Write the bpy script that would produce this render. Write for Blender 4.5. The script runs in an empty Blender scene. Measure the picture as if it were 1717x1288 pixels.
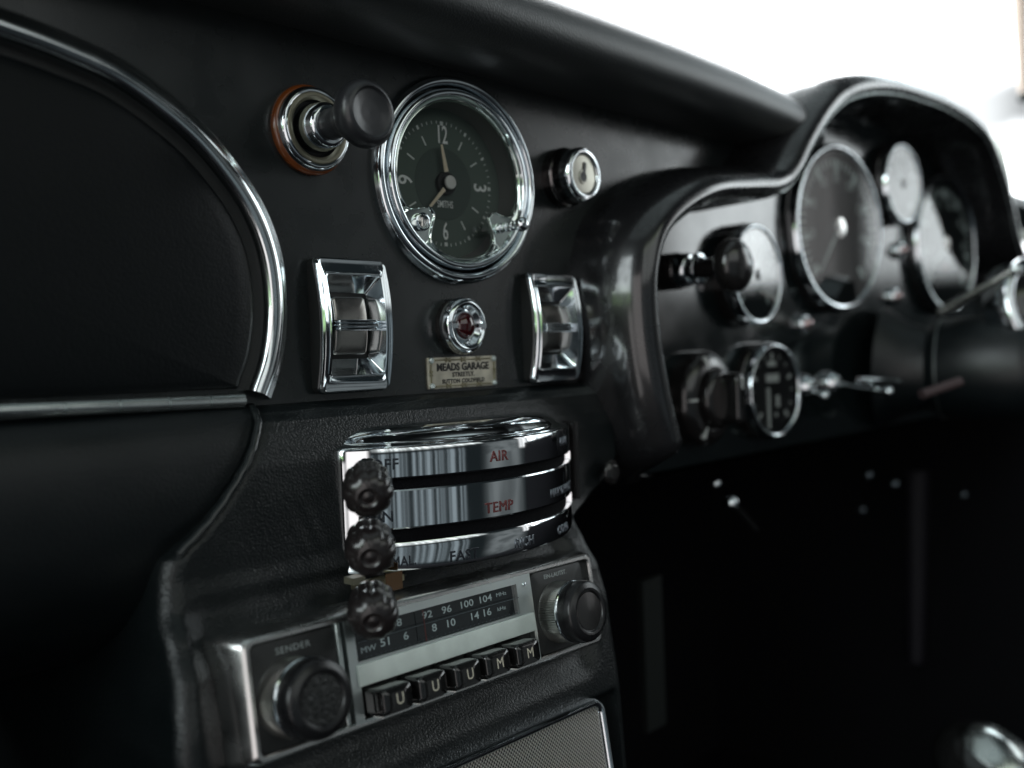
import bpy, bmesh, math, random
from mathutils import Vector, Matrix
random.seed(4)
S = 0.001            # all lengths below are millimetres
R = math.radians
sc = bpy.context.scene
COL = sc.collection

# ------------------------------------------------------------------ camera
Fpx = 1669.0
ax = Vector((1517, 104, -1669)).normalized()
az = -Vector((2281, -60000, -1669)).normalized()
az = (az - ax * az.dot(ax)).normalized()
ay = az.cross(ax)
Rm = Matrix((ax, ay, az)).transposed()           # dash -> camera axes
CAM = -(Rm.transposed() @ Vector((-96.5 / Fpx * 397, 344 / Fpx * 397, -397)))
cam_d = bpy.data.cameras.new('camera')
cam = bpy.data.objects.new('camera', cam_d); COL.objects.link(cam)
cam.matrix_world = Matrix.Translation(CAM * S) @ Rm.transposed().to_4x4()
cam_d.sensor_width = 36; cam_d.lens = 35.0
cam_d.clip_start = 0.01; cam_d.clip_end = 50
cam_d.dof.use_dof = True; cam_d.dof.focus_distance = 0.356; cam_d.dof.aperture_fstop = 6.4
cam_d.dof.aperture_blades = 0
sc.camera = cam
sc.view_settings.view_transform = 'Standard'; sc.view_settings.look = 'None'
sc.view_settings.exposure = 0.32; sc.view_settings.gamma = 1.0
sc.view_settings.use_curve_mapping = False

def ray(px, py): return Rm.transposed() @ Vector((px - 858.5, 644 - py, -Fpx))
def at(px, py, y=0.0):                            # where a sight line meets the plane at depth y
    d = ray(px, py); return CAM + d * ((y - CAM.y) / d.y)
def xz(px, py, y=0.0): p = at(px, py, y); return (p.x, p.z)

# ------------------------------------------------------------------ world: light falling in through the car's windows
W = bpy.data.worlds.new('World'); sc.world = W; W.use_nodes = True
nt = W.node_tree; nt.nodes.clear()
def nd(t, **k):
    n = nt.nodes.new(t)
    for a, b in k.items(): setattr(n, a, b)
    return n
def mth(op, a, b=None, c=None):
    n = nd('ShaderNodeMath', operation=op)
    for i, v in enumerate((a, b, c)):
        if v is None: continue
        if isinstance(v, (int, float)): n.inputs[i].default_value = v
        else: nt.links.new(v, n.inputs[i])
    return n.outputs[0]
def step(v, a, b):
    n = nd('ShaderNodeMapRange', interpolation_type='SMOOTHSTEP')
    nt.links.new(v, n.inputs[0]); n.inputs[1].default_value = a; n.inputs[2].default_value = b
    return n.outputs[0]
tc = nd('ShaderNodeTexCoord'); sx = nd('ShaderNodeSeparateXYZ'); nt.links.new(tc.outputs['Generated'], sx.inputs[0])
X, Y, Z = sx.outputs
phi = mth('MULTIPLY', mth('ARCTAN2', X, mth('MULTIPLY', Y, -1)), 57.2958)   # 0 back to the seats, 90 driver's side, -90 passenger's
phf = mth('MULTIPLY', mth('ARCTAN2', X, Y), 57.2958)                        # 0 forwards
el = mth('MULTIPLY', mth('ARCSINE', Z), 57.2958)
def noise(scx, scz, det=3.0):
    cb = nd('ShaderNodeCombineXYZ'); nt.links.new(mth('MULTIPLY', phi, scx), cb.inputs[0]); nt.links.new(mth('MULTIPLY', el, scz), cb.inputs[1])
    n = nd('ShaderNodeTexNoise'); nt.links.new(cb.outputs[0], n.inputs['Vector']); n.inputs['Scale'].default_value = 1; n.inputs['Detail'].default_value = det
    return n.outputs[0]
streak = step(noise(0.30, 0.0, 4), 0.42, 0.60)
blot = step(noise(0.09, 0.12, 5), 0.38, 0.62)
acc = None
def window(v, a0, a1, e0, e1, s, col, k, mod=None, lo=0.25):
    global acc
    m = mth('MULTIPLY', step(v, a0 - s, a0 + s), step(v, a1 + s, a1 - s))
    m = mth('MULTIPLY', m, mth('MULTIPLY', step(el, e0 - s, e0 + s), step(el, e1 + s, e1 - s)))
    if mod is not None: m = mth('MULTIPLY', m, mth('MULTIPLY_ADD', mod, 1 - lo, lo))
    m = mth('MULTIPLY', m, k)
    cb = nd('ShaderNodeCombineXYZ')
    for i in range(3): nt.links.new(mth('MULTIPLY', m, col[i]), cb.inputs[i])
    if acc is None: acc = cb.outputs[0]
    else:
        a = nd('ShaderNodeVectorMath', operation='ADD'); nt.links.new(acc, a.inputs[0]); nt.links.new(cb.outputs[0], a.inputs[1]); acc = a.outputs[0]
blot2 = step(noise(0.05, 0.10, 5), 0.50, 0.62)
window(phf, -75, 75, 17, 55, 2, (.97, 1.01, 1.03), 8.0)
window(phf, -75, 75, 1, 17, 2, (.97, 1.01, 1.03), 8.0, blot2, .105)                      # windscreen
window(phi, 57, 64.2, 3.5, 30, .8, (.93, 1.0, 1.02), 4.2, blot, .5)
window(phi, 65.4, 73, 3.5, 30, .8, (.93, 1.0, 1.02), 2.8, blot, .4)                      # driver's quarter light
window(phi, 73, 104, 3.5, 32, .8, (.88, 1.0, 1.04), 2.6, blot, .12)           # driver's door window
window(phi, 49.5, 56, -2, 22, 1.5, (1.0, 1.0, 1.0), 1.7, streak, .25)          # rear quarter window, driver's side
window(phi, -116, -64, 8, 36, 1.5, (.90, 1.0, 1.02), 5.5, blot, .5)          # passenger's door window
window(phi, -116, -64, 1, 12, 2.5, (.60, .95, .45), 1.0, blot, .3)           # hedge seen through it
window(phi, -36, 24, 12, 38, 2.5, (.95, 1.0, .99), 1.15, streak, .35)
window(phi, -36, 24, 34, 40, 2.0, (.75, 1.0, .45), .5, blot, .2)          # rear window
window(phi, -60, -39, -24, 20, 1.5, (1.0, .94, .93), .95, None)              # pale trim of the open door behind
window(phi, -37, 12, -26, 8, 2.0, (.85, 1.0, 1.08), .22, streak, .05)        # seats and pillars behind
window(phi, 26, 50, -24, 12, 5.0, (.92, 1.0, 1.02), .13, blot, .5)            # seats, driver's side
window(phi, -180, 180, 52, 95, 5, (.84, 1.0, 1.02), .32, blot, .6)            # headlining
window(phi, -180, 180, -95, 95, 4, (.75, 1, 1.1), .012, None)
window(phi, -180, -62, -48, -2, 4, (1.0, .95, .94), 1.15, streak, .8)           # passenger door card and sill
bg = nd('ShaderNodeBackground'); nt.links.new(acc, bg.inputs[0]); bg.inputs[1].default_value = 1.0
wo = nd('ShaderNodeOutputWorld'); nt.links.new(bg.outputs[0], wo.inputs[0])

# ------------------------------------------------------------------ materials
MATS = {}
def pmat(name, base, rough=.4, metal=0.0, coat=0.0, spec=.5, bump=None, smudge=0.0, coat_rough=.05, sheen=0.0, mottle=0.0, grit=0.0):
    """bump = list of (kind, scale per metre, strength, distance mm)"""
    m = bpy.data.materials.new(name); m.use_nodes = True; t = m.node_tree; b = t.nodes['Principled BSDF']
    L = t.links.new
    b.inputs['Base Color'].default_value = (*base, 1); b.inputs['Roughness'].default_value = rough
    b.inputs['Metallic'].default_value = metal; b.inputs['Coat Weight'].default_value = coat
    b.inputs['Coat Roughness'].default_value = coat_rough; b.inputs['Specular IOR Level'].default_value = spec
    co = t.nodes.new('ShaderNodeTexCoord').outputs['Object']
    if smudge:
        n = t.nodes.new('ShaderNodeTexNoise'); n.inputs['Scale'].default_value = 60; n.inputs['Detail'].default_value = 6; L(co, n.inputs['Vector'])
        r = t.nodes.new('ShaderNodeMapRange'); L(n.outputs[0], r.inputs[0]); r.inputs[1].default_value = .35; r.inputs[2].default_value = .75
        r.inputs[3].default_value = rough; r.inputs[4].default_value = rough + smudge; L(r.outputs[0], b.inputs['Roughness'])
    if mottle:
        n = t.nodes.new('ShaderNodeTexNoise'); n.inputs['Scale'].default_value = 120; n.inputs['Detail'].default_value = 8; L(co, n.inputs['Vector'])
        r = t.nodes.new('ShaderNodeValToRGB'); r.color_ramp.elements[0].position = .35; r.color_ramp.elements[1].position = .7
        r.color_ramp.elements[0].color = (*[c * (1 - mottle) for c in base], 1); r.color_ramp.elements[1].color = (*[min(1, c * (1 + mottle * .4)) for c in base], 1)
        L(n.outputs[0], r.inputs[0]); L(r.outputs[0], b.inputs['Base Color'])
    prev = None
    for kind, s, st, dist in (bump or []):
        bp = t.nodes.new('ShaderNodeBump'); bp.inputs['Strength'].default_value = st; bp.inputs['Distance'].default_value = dist * S
        if kind == 'leather':
            w = t.nodes.new('ShaderNodeTexNoise'); w.inputs['Scale'].default_value = s * .6; L(co, w.inputs['Vector'])
            mx = t.nodes.new('ShaderNodeVectorMath'); mx.operation = 'MULTIPLY_ADD'; L(w.outputs['Color'], mx.inputs[0]); mx.inputs[1].default_value = (.6 / s,) * 3; L(co, mx.inputs[2])
            v = t.nodes.new('ShaderNodeTexVoronoi'); v.feature = 'SMOOTH_F1'; v.inputs['Scale'].default_value = s; L(mx.outputs[0], v.inputs['Vector'])
            h = t.nodes.new('ShaderNodeMath'); h.operation = 'MULTIPLY'; h.inputs[1].default_value = -1; L(v.outputs['Distance'], h.inputs[0]); L(h.outputs[0], bp.inputs['Height'])
        elif kind == 'crack':
            v = t.nodes.new('ShaderNodeTexVoronoi'); v.feature = 'DISTANCE_TO_EDGE'; v.inputs['Scale'].default_value = s; L(co, v.inputs['Vector'])
            r = t.nodes.new('ShaderNodeMapRange'); L(v.outputs[0], r.inputs[0]); r.inputs[2].default_value = .18; L(r.outputs[0], bp.inputs['Height'])
        elif kind == 'weave':
            sp = t.nodes.new('ShaderNodeSeparateXYZ'); L(co, sp.inputs[0]); hs = []
            for o_, ph in ((sp.outputs[0], 0), (sp.outputs[2], 0)):
                a = t.nodes.new('ShaderNodeMath'); a.operation = 'MULTIPLY'; a.inputs[1].default_value = s; L(o_, a.inputs[0])
                c = t.nodes.new('ShaderNodeMath'); c.operation = 'SINE'; L(a.outputs[0], c.inputs[0]); hs.append(c.outputs[0])
            a = t.nodes.new('ShaderNodeMath'); a.operation = 'MULTIPLY'; L(hs[0], a.inputs[0]); L(hs[1], a.inputs[1]); L(a.outputs[0], bp.inputs['Height'])
            r = t.nodes.new('ShaderNodeMapRange'); r.inputs[1].default_value = -.5; r.inputs[2].default_value = .2; L(a.outputs[0], r.inputs[0])
            mc = t.nodes.new('ShaderNodeMix'); mc.data_type = 'RGBA'; mc.inputs[6].default_value = (.01, .01, .01, 1); mc.inputs[7].default_value = (*base, 1)
            L(r.outputs[0], mc.inputs[0]); L(mc.outputs[2], b.inputs['Base Color'])
        else:
            n = t.nodes.new('ShaderNodeTexNoise'); n.inputs['Scale'].default_value = s; n.inputs['Detail'].default_value = 5; L(co, n.inputs['Vector']); L(n.outputs[0], bp.inputs['Height'])
        if prev: L(prev, bp.inputs['Normal'])
        prev = bp.outputs[0]
    if prev: L(prev, b.inputs['Normal'])
    MATS[name] = m; return m
chrome = pmat('chrome', (.80, .85, .88), .04, 1, smudge=.12, mottle=.08, bump=[('noise', 25, .25, .25), ('noise', 900, .05, .02)])
chrome2 = pmat('worn_chrome', (.72, .72, .70), .12, 1, smudge=.15, bump=[('noise', 300, .25, .05)])
alum = pmat('satin_aluminium', (.66, .72, .71), .32, 1, smudge=.1)
strip_m = pmat('pale_plastic', (.72, .80, .76), .4, 0, mottle=.12)
tarn = pmat('tarnished_nickel', (.62, .58, .48), .42, .7, smudge=.2, mottle=.35, bump=[('noise', 700, .4, .08)])
fascia_m = pmat('fascia_black', (.0105, .0135, .014), .24, 0, coat=.3, coat_rough=.16, bump=[('noise', 1500, .12, .03)], smudge=.12)
leather = pmat('black_leather', (.0035, .0056, .0062), .33, 0, spec=.42, bump=[('noise', 60, .35, .8), ('leather', 1450, 1.0, .17)], smudge=.12)
leather_s = pmat('smooth_black_leather', (.0025, .0044, .0052), .36, 0, spec=.45, bump=[('noise', 35, .3, .8), ('leather', 1300, .5, .18)], smudge=.1)
lid_m = pmat('lid_leather', (.0012, .0026, .0033), .45, 0, spec=.2, bump=[('noise', 40, .3, .8), ('leather', 1300, .5, .15)])
cowl_m = pmat('moulded_cowl_black', (.009, .009, .010), .24, 0, coat=1.0, coat_rough=.08, bump=[('noise', 50, .2, .3)], smudge=.08)
panel_m = pmat('gloss_instrument_panel', (.006, .009, .0095), .10, 0, coat=.3, coat_rough=.05, smudge=.06)
blackpl = pmat('black_bakelite', (.012, .011, .011), .20, 0, coat=.5, coat_rough=.1, smudge=.1)
knob_m = pmat('worn_black_knob', (.014, .011, .011), .26, 0, coat=.4, bump=[('noise', 500, .15, .05)], smudge=.15)
matte = pmat('matt_black', (.008, .009, .009), .6)
void_m = pmat('carpet_slot_black', (.004, .004, .005), .95, spec=.1, bump=[('noise', 600, .5, 1)])
dialm = pmat('clock_dial', (.105, .140, .118), .65, spec=.25)
dialm2 = pmat('clock_dial_centre', (.075, .100, .087), .6, spec=.25)
dialw = pmat('tub_wall', (.30, .30, .29), .4, .5)
cream = pmat('cream_hand', (.85, .74, .55), .5)
white = pmat('dial_white', (.62, .66, .64), .6)
paint_blk = pmat('black_enamel', (.008, .008, .008), .4)
red_in = pmat('red_enamel', (.13, .035, .035), .4)
grey_in = pmat('engraving_shade', (.03, .035, .045), .3, .6)
amber = pmat('amber_plastic', (.16, .042, .009), .25, 0, coat=.6)
ruby = pmat('ruby_lens', (.035, .003, .004), .06, 0, coat=1)
olive = pmat('olive_ring', (.20, .19, .14), .4, .6)
lockf = pmat('lock_face', (.46, .45, .39), .28, 1, smudge=.15)
grain = pmat('grained_insert', (.008, .009, .009), .5, 0, bump=[('crack', 520, 1, .22)])
grille_m = pmat('woven_grille', (.55, .54, .50), .35, .8, bump=[('weave', 3900, 1, .35)])
tanm = pmat('tan_trim', (.45, .36, .30), .6)
pale = pmat('pale_trim', (.55, .58, .54), .4)
dimgrey = pmat('dull_metal', (.016, .019, .018), .45, .2)
orange_p = pmat('orange_card', (.09, .042, .012), .7)
brass = pmat('dull_brass', (.35, .32, .22), .35, 1)
dash_top_m = pmat('dash_top_leather', (.03, .033, .034), .35, 0, spec=.5)
def glassmat(name, tint=(1, 1, 1), k=1.0):
    m = bpy.data.materials.new(name); m.use_nodes = True; t = m.node_tree; t.nodes.clear()
    o = t.nodes.new('ShaderNodeOutputMaterial'); mix = t.nodes.new('ShaderNodeMixShader')
    tr = t.nodes.new('ShaderNodeBsdfTransparent'); tr.inputs[0].default_value = (*tint, 1)
    gl = t.nodes.new('ShaderNodeBsdfGlossy'); gl.inputs['Roughness'].default_value = .02
    fr = t.nodes.new('ShaderNodeFresnel'); fr.inputs[0].default_value = 1.5
    mu = t.nodes.new('ShaderNodeMath'); mu.operation = 'MULTIPLY'; mu.inputs[1].default_value = k; mu.use_clamp = True
    t.links.new(fr.outputs[0], mu.inputs[0]); t.links.new(mu.outputs[0], mix.inputs[0])
    t.links.new(tr.outputs[0], mix.inputs[1]); t.links.new(gl.outputs[0], mix.inputs[2]); t.links.new(mix.outputs[0], o.inputs[0])
    return m
glass = glassmat('gauge_glass')
glass2 = glassmat('gauge_glass_shiny', (.95, 1, 1), 1.1)
glass3 = glassmat('glare_gauge_glass', (.9, .95, .95), 2.2)  # mirror share boosted to force the white glare on the fuel gauge

# ------------------------------------------------------------------ mesh helpers
def fillet(pts, r, n=5, closed=False):
    out = []; N = len(pts); P = [Vector(p) for p in pts]
    for i, p in enumerate(P):
        if not closed and i in (0, N - 1): out.append(tuple(p)); continue
        a = P[i - 1] - p; b = P[(i + 1) % N] - p
        rr = r[i] if isinstance(r, (list, tuple)) else r
        rr = min(rr, a.length * .49, b.length * .49)
        if rr < 1e-6: out.append(tuple(p)); continue
        A = p + a.normalized() * rr; B = p + b.normalized() * rr
        for k in range(n + 1):
            t = k / n; out.append(tuple(A * (1 - t) ** 2 + p * 2 * t * (1 - t) + B * t * t))
    return out
def catmull(P, n=8, closed=False):
    P = [Vector(p) for p in P]; N = len(P); out = []
    for i in range(N if closed else N - 1):
        p0 = P[i - 1] if (closed or i) else P[0] * 2 - P[1]
        p1 = P[i]; p2 = P[(i + 1) % N]
        p3 = P[(i + 2) % N] if (closed or i + 2 < N) else p2 * 2 - p1
        for k in range(n):
            t = k / n
            out.append(.5 * (2 * p1 + (p2 - p0) * t + (2 * p0 - 5 * p1 + 4 * p2 - p3) * t * t + (3 * p1 - p0 - 3 * p2 + p3) * t ** 3))
    if not closed: out.append(P[-1])
    return out
def circle(r, h, n=64, cx=0, cz=0): return [(cx + r * math.cos(2 * math.pi * i / n), -h, cz + r * math.sin(2 * math.pi * i / n)) for i in range(n)]
def rrect(w, hh, r, h, cx=0, cz=0, n=5, hf=None):
    pts = []; r = max(r, .01)
    for sxn, szn, a0 in ((1, 1, 0), (-1, 1, 90), (-1, -1, 180), (1, -1, 270)):
        for k in range(n + 1):
            a = R(a0 + 90 * k / n); pts.append((sxn * (w / 2 - r) + r * math.cos(a), szn * (hh / 2 - r) + r * math.sin(a)))
    out = []                                       # straight sides get extra points so they can bow
    for i, p in enumerate(pts):
        q = pts[(i + 1) % len(pts)]; out.append(p)
        if math.hypot(q[0] - p[0], q[1] - p[1]) > max(w, hh) * .12:
            for k in range(1, 8): out.append((p[0] + (q[0] - p[0]) * k / 8, p[1] + (q[1] - p[1]) * k / 8))
    return [(x + cx, -(h + (hf(x, z) if hf else 0)), z + cz) for x, z in out]
class MB:
    def __init__(s): s.v = []; s.f = []; s.M = None
    def add(s, vs, fs):
        o = len(s.v); s.v += [tuple(s.M @ Vector(v)) if s.M else tuple(v) for v in vs]; s.f += [tuple(i + o for i in f) for f in fs]; return s
    def loft(s, loops, closed=True, cap0=False, cap1=False, wrap=False):
        n = len(loops[0]); vs = [p for l in loops for p in l]; fs = []
        for a in range(len(loops) - (0 if wrap else 1)):
            b = (a + 1) % len(loops)
            for i in range(n if closed else n - 1):
                j = (i + 1) % n; fs.append((a * n + i, a * n + j, b * n + j, b * n + i))
        if cap0: fs.append(tuple(range(n)))
        if cap1: fs.append(tuple((len(loops) - 1) * n + i for i in range(n)))
        return s.add(vs, fs)
    def lathe(s, prof, n=64, cx=0, cz=0):
        return s.loft([circle(max(r, 1e-3), h, n, cx, cz) for r, h in prof])
    def prism(s, w, hh, r, h0, h1, cx=0, cz=0, bev=.4, hf=None):
        L = [rrect(w, hh, r, h0, cx, cz, hf=None), rrect(w, hh, r, h1 - bev, cx, cz, hf=hf)]
        for k in range(1, 4):
            a = R(30 * k); L.append(rrect(w - 2 * bev * (1 - math.cos(a)), hh - 2 * bev * (1 - math.cos(a)), r - bev * (1 - math.cos(a)), h1 - bev + bev * math.sin(a), cx, cz, hf=hf))
        L.append(rrect(w - 2 * bev - (w - 2 * bev) * .5, (hh - 2 * bev) * .5, r * .5, h1, cx, cz, hf=hf))
        return s.loft(L, cap0=True, cap1=True)
    def tube(s, path, r, n=12, cap=True):
        P = [Vector(p) for p in path]; L = []; up = Vector((0, 1, 0))
        for i, p in enumerate(P):
            t = (P[min(i + 1, len(P) - 1)] - P[max(i - 1, 0)]).normalized()
            a = t.cross(up);  a = a.normalized() if a.length > .1 else t.cross(Vector((1, 0, 0))).normalized()
            b = t.cross(a); rr = r[i] if isinstance(r, (list, tuple)) else r
            L.append([p + a * rr * math.cos(2 * math.pi * k / n) + b * rr * math.sin(2 * math.pi * k / n) for k in range(n)])
        return s.loft(L, cap0=cap, cap1=cap)
    def ball(s, c, r, n=20, sq=(1, 1, 1)):
        L = []
        for i in range(1, n // 2):
            a = math.pi * i / (n // 2); L.append([(c[0] + sq[0] * r * math.sin(a) * math.cos(2 * math.pi * k / n), c[1] - sq[1] * r * math.cos(a), c[2] + sq[2] * r * math.sin(a) * math.sin(2 * math.pi * k / n)) for k in range(n)])
        return s.loft(L, cap0=True, cap1=True)
    def box(s, x0, x1, y0, y1, z0, z1):
        v = [(x, y, z) for x in (x0, x1) for y in (y0, y1) for z in (z0, z1)]
        return s.add(v, [(0, 1, 3, 2), (4, 6, 7, 5), (0, 4, 5, 1), (2, 3, 7, 6), (0, 2, 6, 4), (1, 5, 7, 3)])
    def build(s, name, mat, parent=None, ang=35, loc=None, label=None):
        me = bpy.data.meshes.new(name); me.from_pydata([(a * S, b * S, c * S) for a, b, c in s.v], [], s.f)
        bm = bmesh.new(); bm.from_mesh(me); bmesh.ops.recalc_face_normals(bm, faces=bm.faces); bm.to_mesh(me); bm.free()
        me.materials.append(mat)
        for p in me.polygons: p.use_smooth = True
        me.set_sharp_from_angle(angle=R(ang))
        o = bpy.data.objects.new(name, me); COL.objects.link(o)
        if parent: o.parent = parent
        if loc is not None: o.location = Vector(loc) * S
        if label: o['label'] = label
        return o
def sweep(mb, path, prof, closed=False, side=1):
    """path [(x,z)], prof [(off, y)]; off along the outward normal"""
    P = [Vector(p) for p in path]; N = len(P); rows = []
    for i, p in enumerate(P):
        a = P[i - 1] if (closed or i) else p; b = P[(i + 1) % N] if (closed or i < N - 1) else p
        t = (b - a).normalized(); n = Vector((-t.y, t.x)) * side
        rows.append([(p.x + n.x * o, y, p.y + n.y * o) for o, y in prof])
    return mb.loft(rows, closed=False, wrap=closed)
def empty(name, loc, label, cat, rot=(0, 0, 0), group=None):
    o = bpy.data.objects.new(name, None); COL.objects.link(o); o.location = Vector(loc) * S; o.rotation_euler = rot
    o.empty_display_size = .01
    o['label'] = label; o['category'] = cat
    if group: o['group'] = group
    return o
def tag(o, label, cat, group=None, kind=None):
    o['label'] = label; o['category'] = cat
    if group: o['group'] = group
    if kind: o['kind'] = kind
    return o
def txt(s, size, parent, mat, x=0, z=0, h=0, sx=1.0, bold=0.0, rot=0, ext=.06, name='lettering', bend=None, sp=1.0, align='CENTER', bev=0.0):
    cu = bpy.data.curves.new('t', 'FONT'); cu.body = s; cu.size = size; cu.align_x = align; cu.align_y = 'CENTER'
    cu.extrude = ext; cu.bevel_depth = bev; cu.bevel_resolution = 1; cu.offset = bold; cu.resolution_u = 3; cu.space_character = sp
    ob = bpy.data.objects.new('t', cu); COL.objects.link(ob)
    me = bpy.data.meshes.new_from_object(ob.evaluated_get(bpy.context.evaluated_depsgraph_get()))
    bpy.data.objects.remove(ob); me.name = name
    c, sn = math.cos(R(rot)), math.sin(R(rot))
    for v in me.vertices:
        a, b, d = v.co.x * sx, v.co.y, v.co.z
        a, b = a * c - b * sn, a * sn + b * c
        p = (x + a, -(h + d), z + b)
        if bend: p = bend(x + a, z + b, h + d)
        v.co = Vector(p) * S
    me.materials.clear(); me.materials.append(mat)
    o = bpy.data.objects.new(name, me); COL.objects.link(o); o.parent = parent
    return o

# ================================================================== SETTING
mb = MB()
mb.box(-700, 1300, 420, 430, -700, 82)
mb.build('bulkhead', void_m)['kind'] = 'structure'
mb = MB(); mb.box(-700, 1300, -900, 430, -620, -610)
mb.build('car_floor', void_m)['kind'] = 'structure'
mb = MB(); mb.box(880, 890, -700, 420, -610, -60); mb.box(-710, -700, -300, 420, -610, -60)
mb.build('footwell_side_trim', void_m)['kind'] = 'structure'
mb = MB(); mb.box(-700, 1300, 30, 420, 70, 79)
shelf = mb

# upper fascia, with the round hole the clock sits in
CX, CZ = at(762, 300, -1).x, at(762, 300, -5).z
mb = MB(); H = 45
circ = circle(34.5, 0, 64, CX, CZ)
sq = []
for i in range(64):
    a = 2 * math.pi * i / 64; c, s_ = math.cos(a), math.sin(a); k = H / max(abs(c), abs(s_)); sq.append((CX + c * k, 0, CZ + s_ * k))
mb.loft([[(p[0], 14, p[2]) for p in circ], circ, sq])
x0, x1, z0, z1 = -480, 300, -88, 70
mb.add([(x0, 0, z0 + 3), (CX - H, 0, z0), (CX - H, 0, z1), (x0, 0, z1)], [(0, 1, 2, 3)])
rp = [(CX + H, z0), (86, z0), (82, -70), (80, -58), (81, -36), (90, -17), (110, -3), (140, 8), (175, 13), (205, 17), (222, 26), (238, 42), (262, 62), (272, 70), (CX + H, 70)]
mb.add([(x, 0, z) for x, z in rp], [tuple(range(len(rp)))])
mb.add([(CX - H, 0, z0), (CX + H, 0, z0), (CX + H, 0, CZ - H), (CX - H, 0, CZ - H)], [(0, 1, 2, 3)])
mb.add([(CX - H, 0, CZ + H), (CX + H, 0, CZ + H), (CX + H, 0, z1), (CX - H, 0, z1)], [(0, 1, 2, 3)])
tag(mb.build('fascia_panel', fascia_m), 'flat satin black dashboard fascia carrying the clock and the two chrome rocker switches', 'fascia')

# padded roll along the top
prof = catmull([(2, 43.6), (-12, 42.6), (-26, 44), (-35, 50), (-37, 58), (-32, 68), (-20, 76), (0, 80), (20, 81), (60, 79)], 5)
mb = MB(); rows = []
for x, sq_, in [(-480, 1), (-300, 1), (-200, 1), (-100, 1), (0, 1), (60, 1), (120, .99), (180, .96), (230, .90), (262, .82), (285, .7)]:
    rows.append([(x, p.x * (1 if p.x > 0 else sq_), 43.6 + (p.y - 43.6) * sq_) for p in prof])
mb.loft(rows, closed=False)
pad = tag(mb.build('dash_pad', pmat('pad_leather', (.012, .015, .016), .48, 0, coat=.5, coat_rough=.42, spec=.7, bump=[('noise', 35, .3, .8), ('leather', 1300, .6, .2)])), 'padded black leather roll running along the top edge of the fascia to the instrument cowl', 'dash pad')

shelf.build('top_cover', dash_top_m, pad, label='flat black top running forward below the windscreen')
# ================================================================== INSTRUMENT COWL
arch = [(104, -132), (93, -108), (85, -84), (80, -58), (81, -36), (90, -17), (110, -3), (140, 8), (175, 13), (205, 17), (222, 26), (238, 42), (262, 62), (292, 79), (330, 90), (375, 97), (425, 100), (470, 101), (520, 98), (560, 89), (592, 67), (616, 40), (634, 12), (660, -4), (720, -12), (780, -20), (830, -40), (842, -80), (830, -120), (800, -134)]
path = catmull(arch, 6)
bot = [(800 - i * 20, -135) for i in range(1, 34)]
full = [(p.x, p.y) for p in path] + [b for b in bot if b[0] > 125]
def bottom(p): return p.y < -131 and p.x > 118
def cowl_row(p, n, hood):
    pr_ = [(14 + 26 * hood, 190), (14 + 24 * hood, 110), (13 + 16 * hood, 55), (12 + 6 * hood, 25), (11.4 + 3 * hood, 10), (10.8 + 2 * hood, -4), (10 + hood, -15), (8.6 + .6 * hood, -22), (6.3, -28.5), (3.4, -33.4), (.2, -36.6), (-3, -38), (-6, -37.2), (-8.2, -34.4), (-9.4, -30), (-10, -22), (-10.4, -10), (-10.8 - 2 * hood, 0), (-11.2 - 3 * hood, 8), (-11.4 - 3 * hood, 22)]
    k = .10 + .90 * max(0, min(1, (p.y + 134) / 16)) if p.x < 140 else (.10 if p.y < -126 else 1)
    if bottom(p): return [(p.x + n.x * o * .02, max(y, 6.0), p.y - .5) for o, y in pr_]
    return [(p.x + n.x * o * max(k, .3), y if y > 0 else y * k, p.y + n.y * o * max(k, .3)) for o, y in pr_]
mb = MB(); rows = []; P = [Vector(p) for p in full]; N = len(P)
for i, p in enumerate(P):
    t = (P[(i + 1) % N] - P[i - 1]).normalized(); n = Vector((-t.y, t.x))
    hood = max(0, min(1, (p.y - 30) / 40)); hood = hood * hood * (3 - 2 * hood)
    rows.append(cowl_row(p, n, hood))
mb.loft(rows, closed=False, wrap=True)
cowl = mb.build('instrument_cowl', cowl_m, ang=60)
tag(cowl, 'moulded black cowl arching up over the round gauges in front of the driver', 'instrument cowl')
inner = [(p.x, p.y) for p in P]
mb = MB()
ins = []
for i, p in enumerate(P):
    t = (P[(i + 1) % N] - P[i - 1]).normalized(); n = Vector((-t.y, t.x)); q_ = 0 if bottom(p) else 10; ins.append((p.x - n.x * q_, 11.0, p.y - n.y * q_))
cen = (464, 11.0, -30)
mb.loft([ins, [(cen[0] + (a - cen[0]) * .02, 11.0, cen[2] + (c - cen[2]) * .02) for a, b, c in ins]], cap1=True)
mb.build('instrument_panel', panel_m, cowl, label='glossy flat black panel inside the cowl')
mb = MB(); edge = []
for i, p in enumerate(P):
    t = (P[(i + 1) % N] - P[i - 1]).normalized(); n = Vector((-t.y, t.x)); edge.append((p.x - n.x * 12, 9.8, p.y - n.y * 12))
mb.tube(edge[2:44], .7, 8); mb.build('trim_line', alum, cowl)
mb = MB(); edge = []
for i, p in enumerate(P):
    t = (P[(i + 1) % N] - P[i - 1]).normalized(); n = Vector((-t.y, t.x)); edge.append((p.x - n.x * 8.0, -35.2, p.y - n.y * 8.0))
mb.tube(edge[54:150], .5, 8); mb.build('rim_light_line', alum, cowl)  # bright metal thread stands in for the light line along the lip

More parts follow.
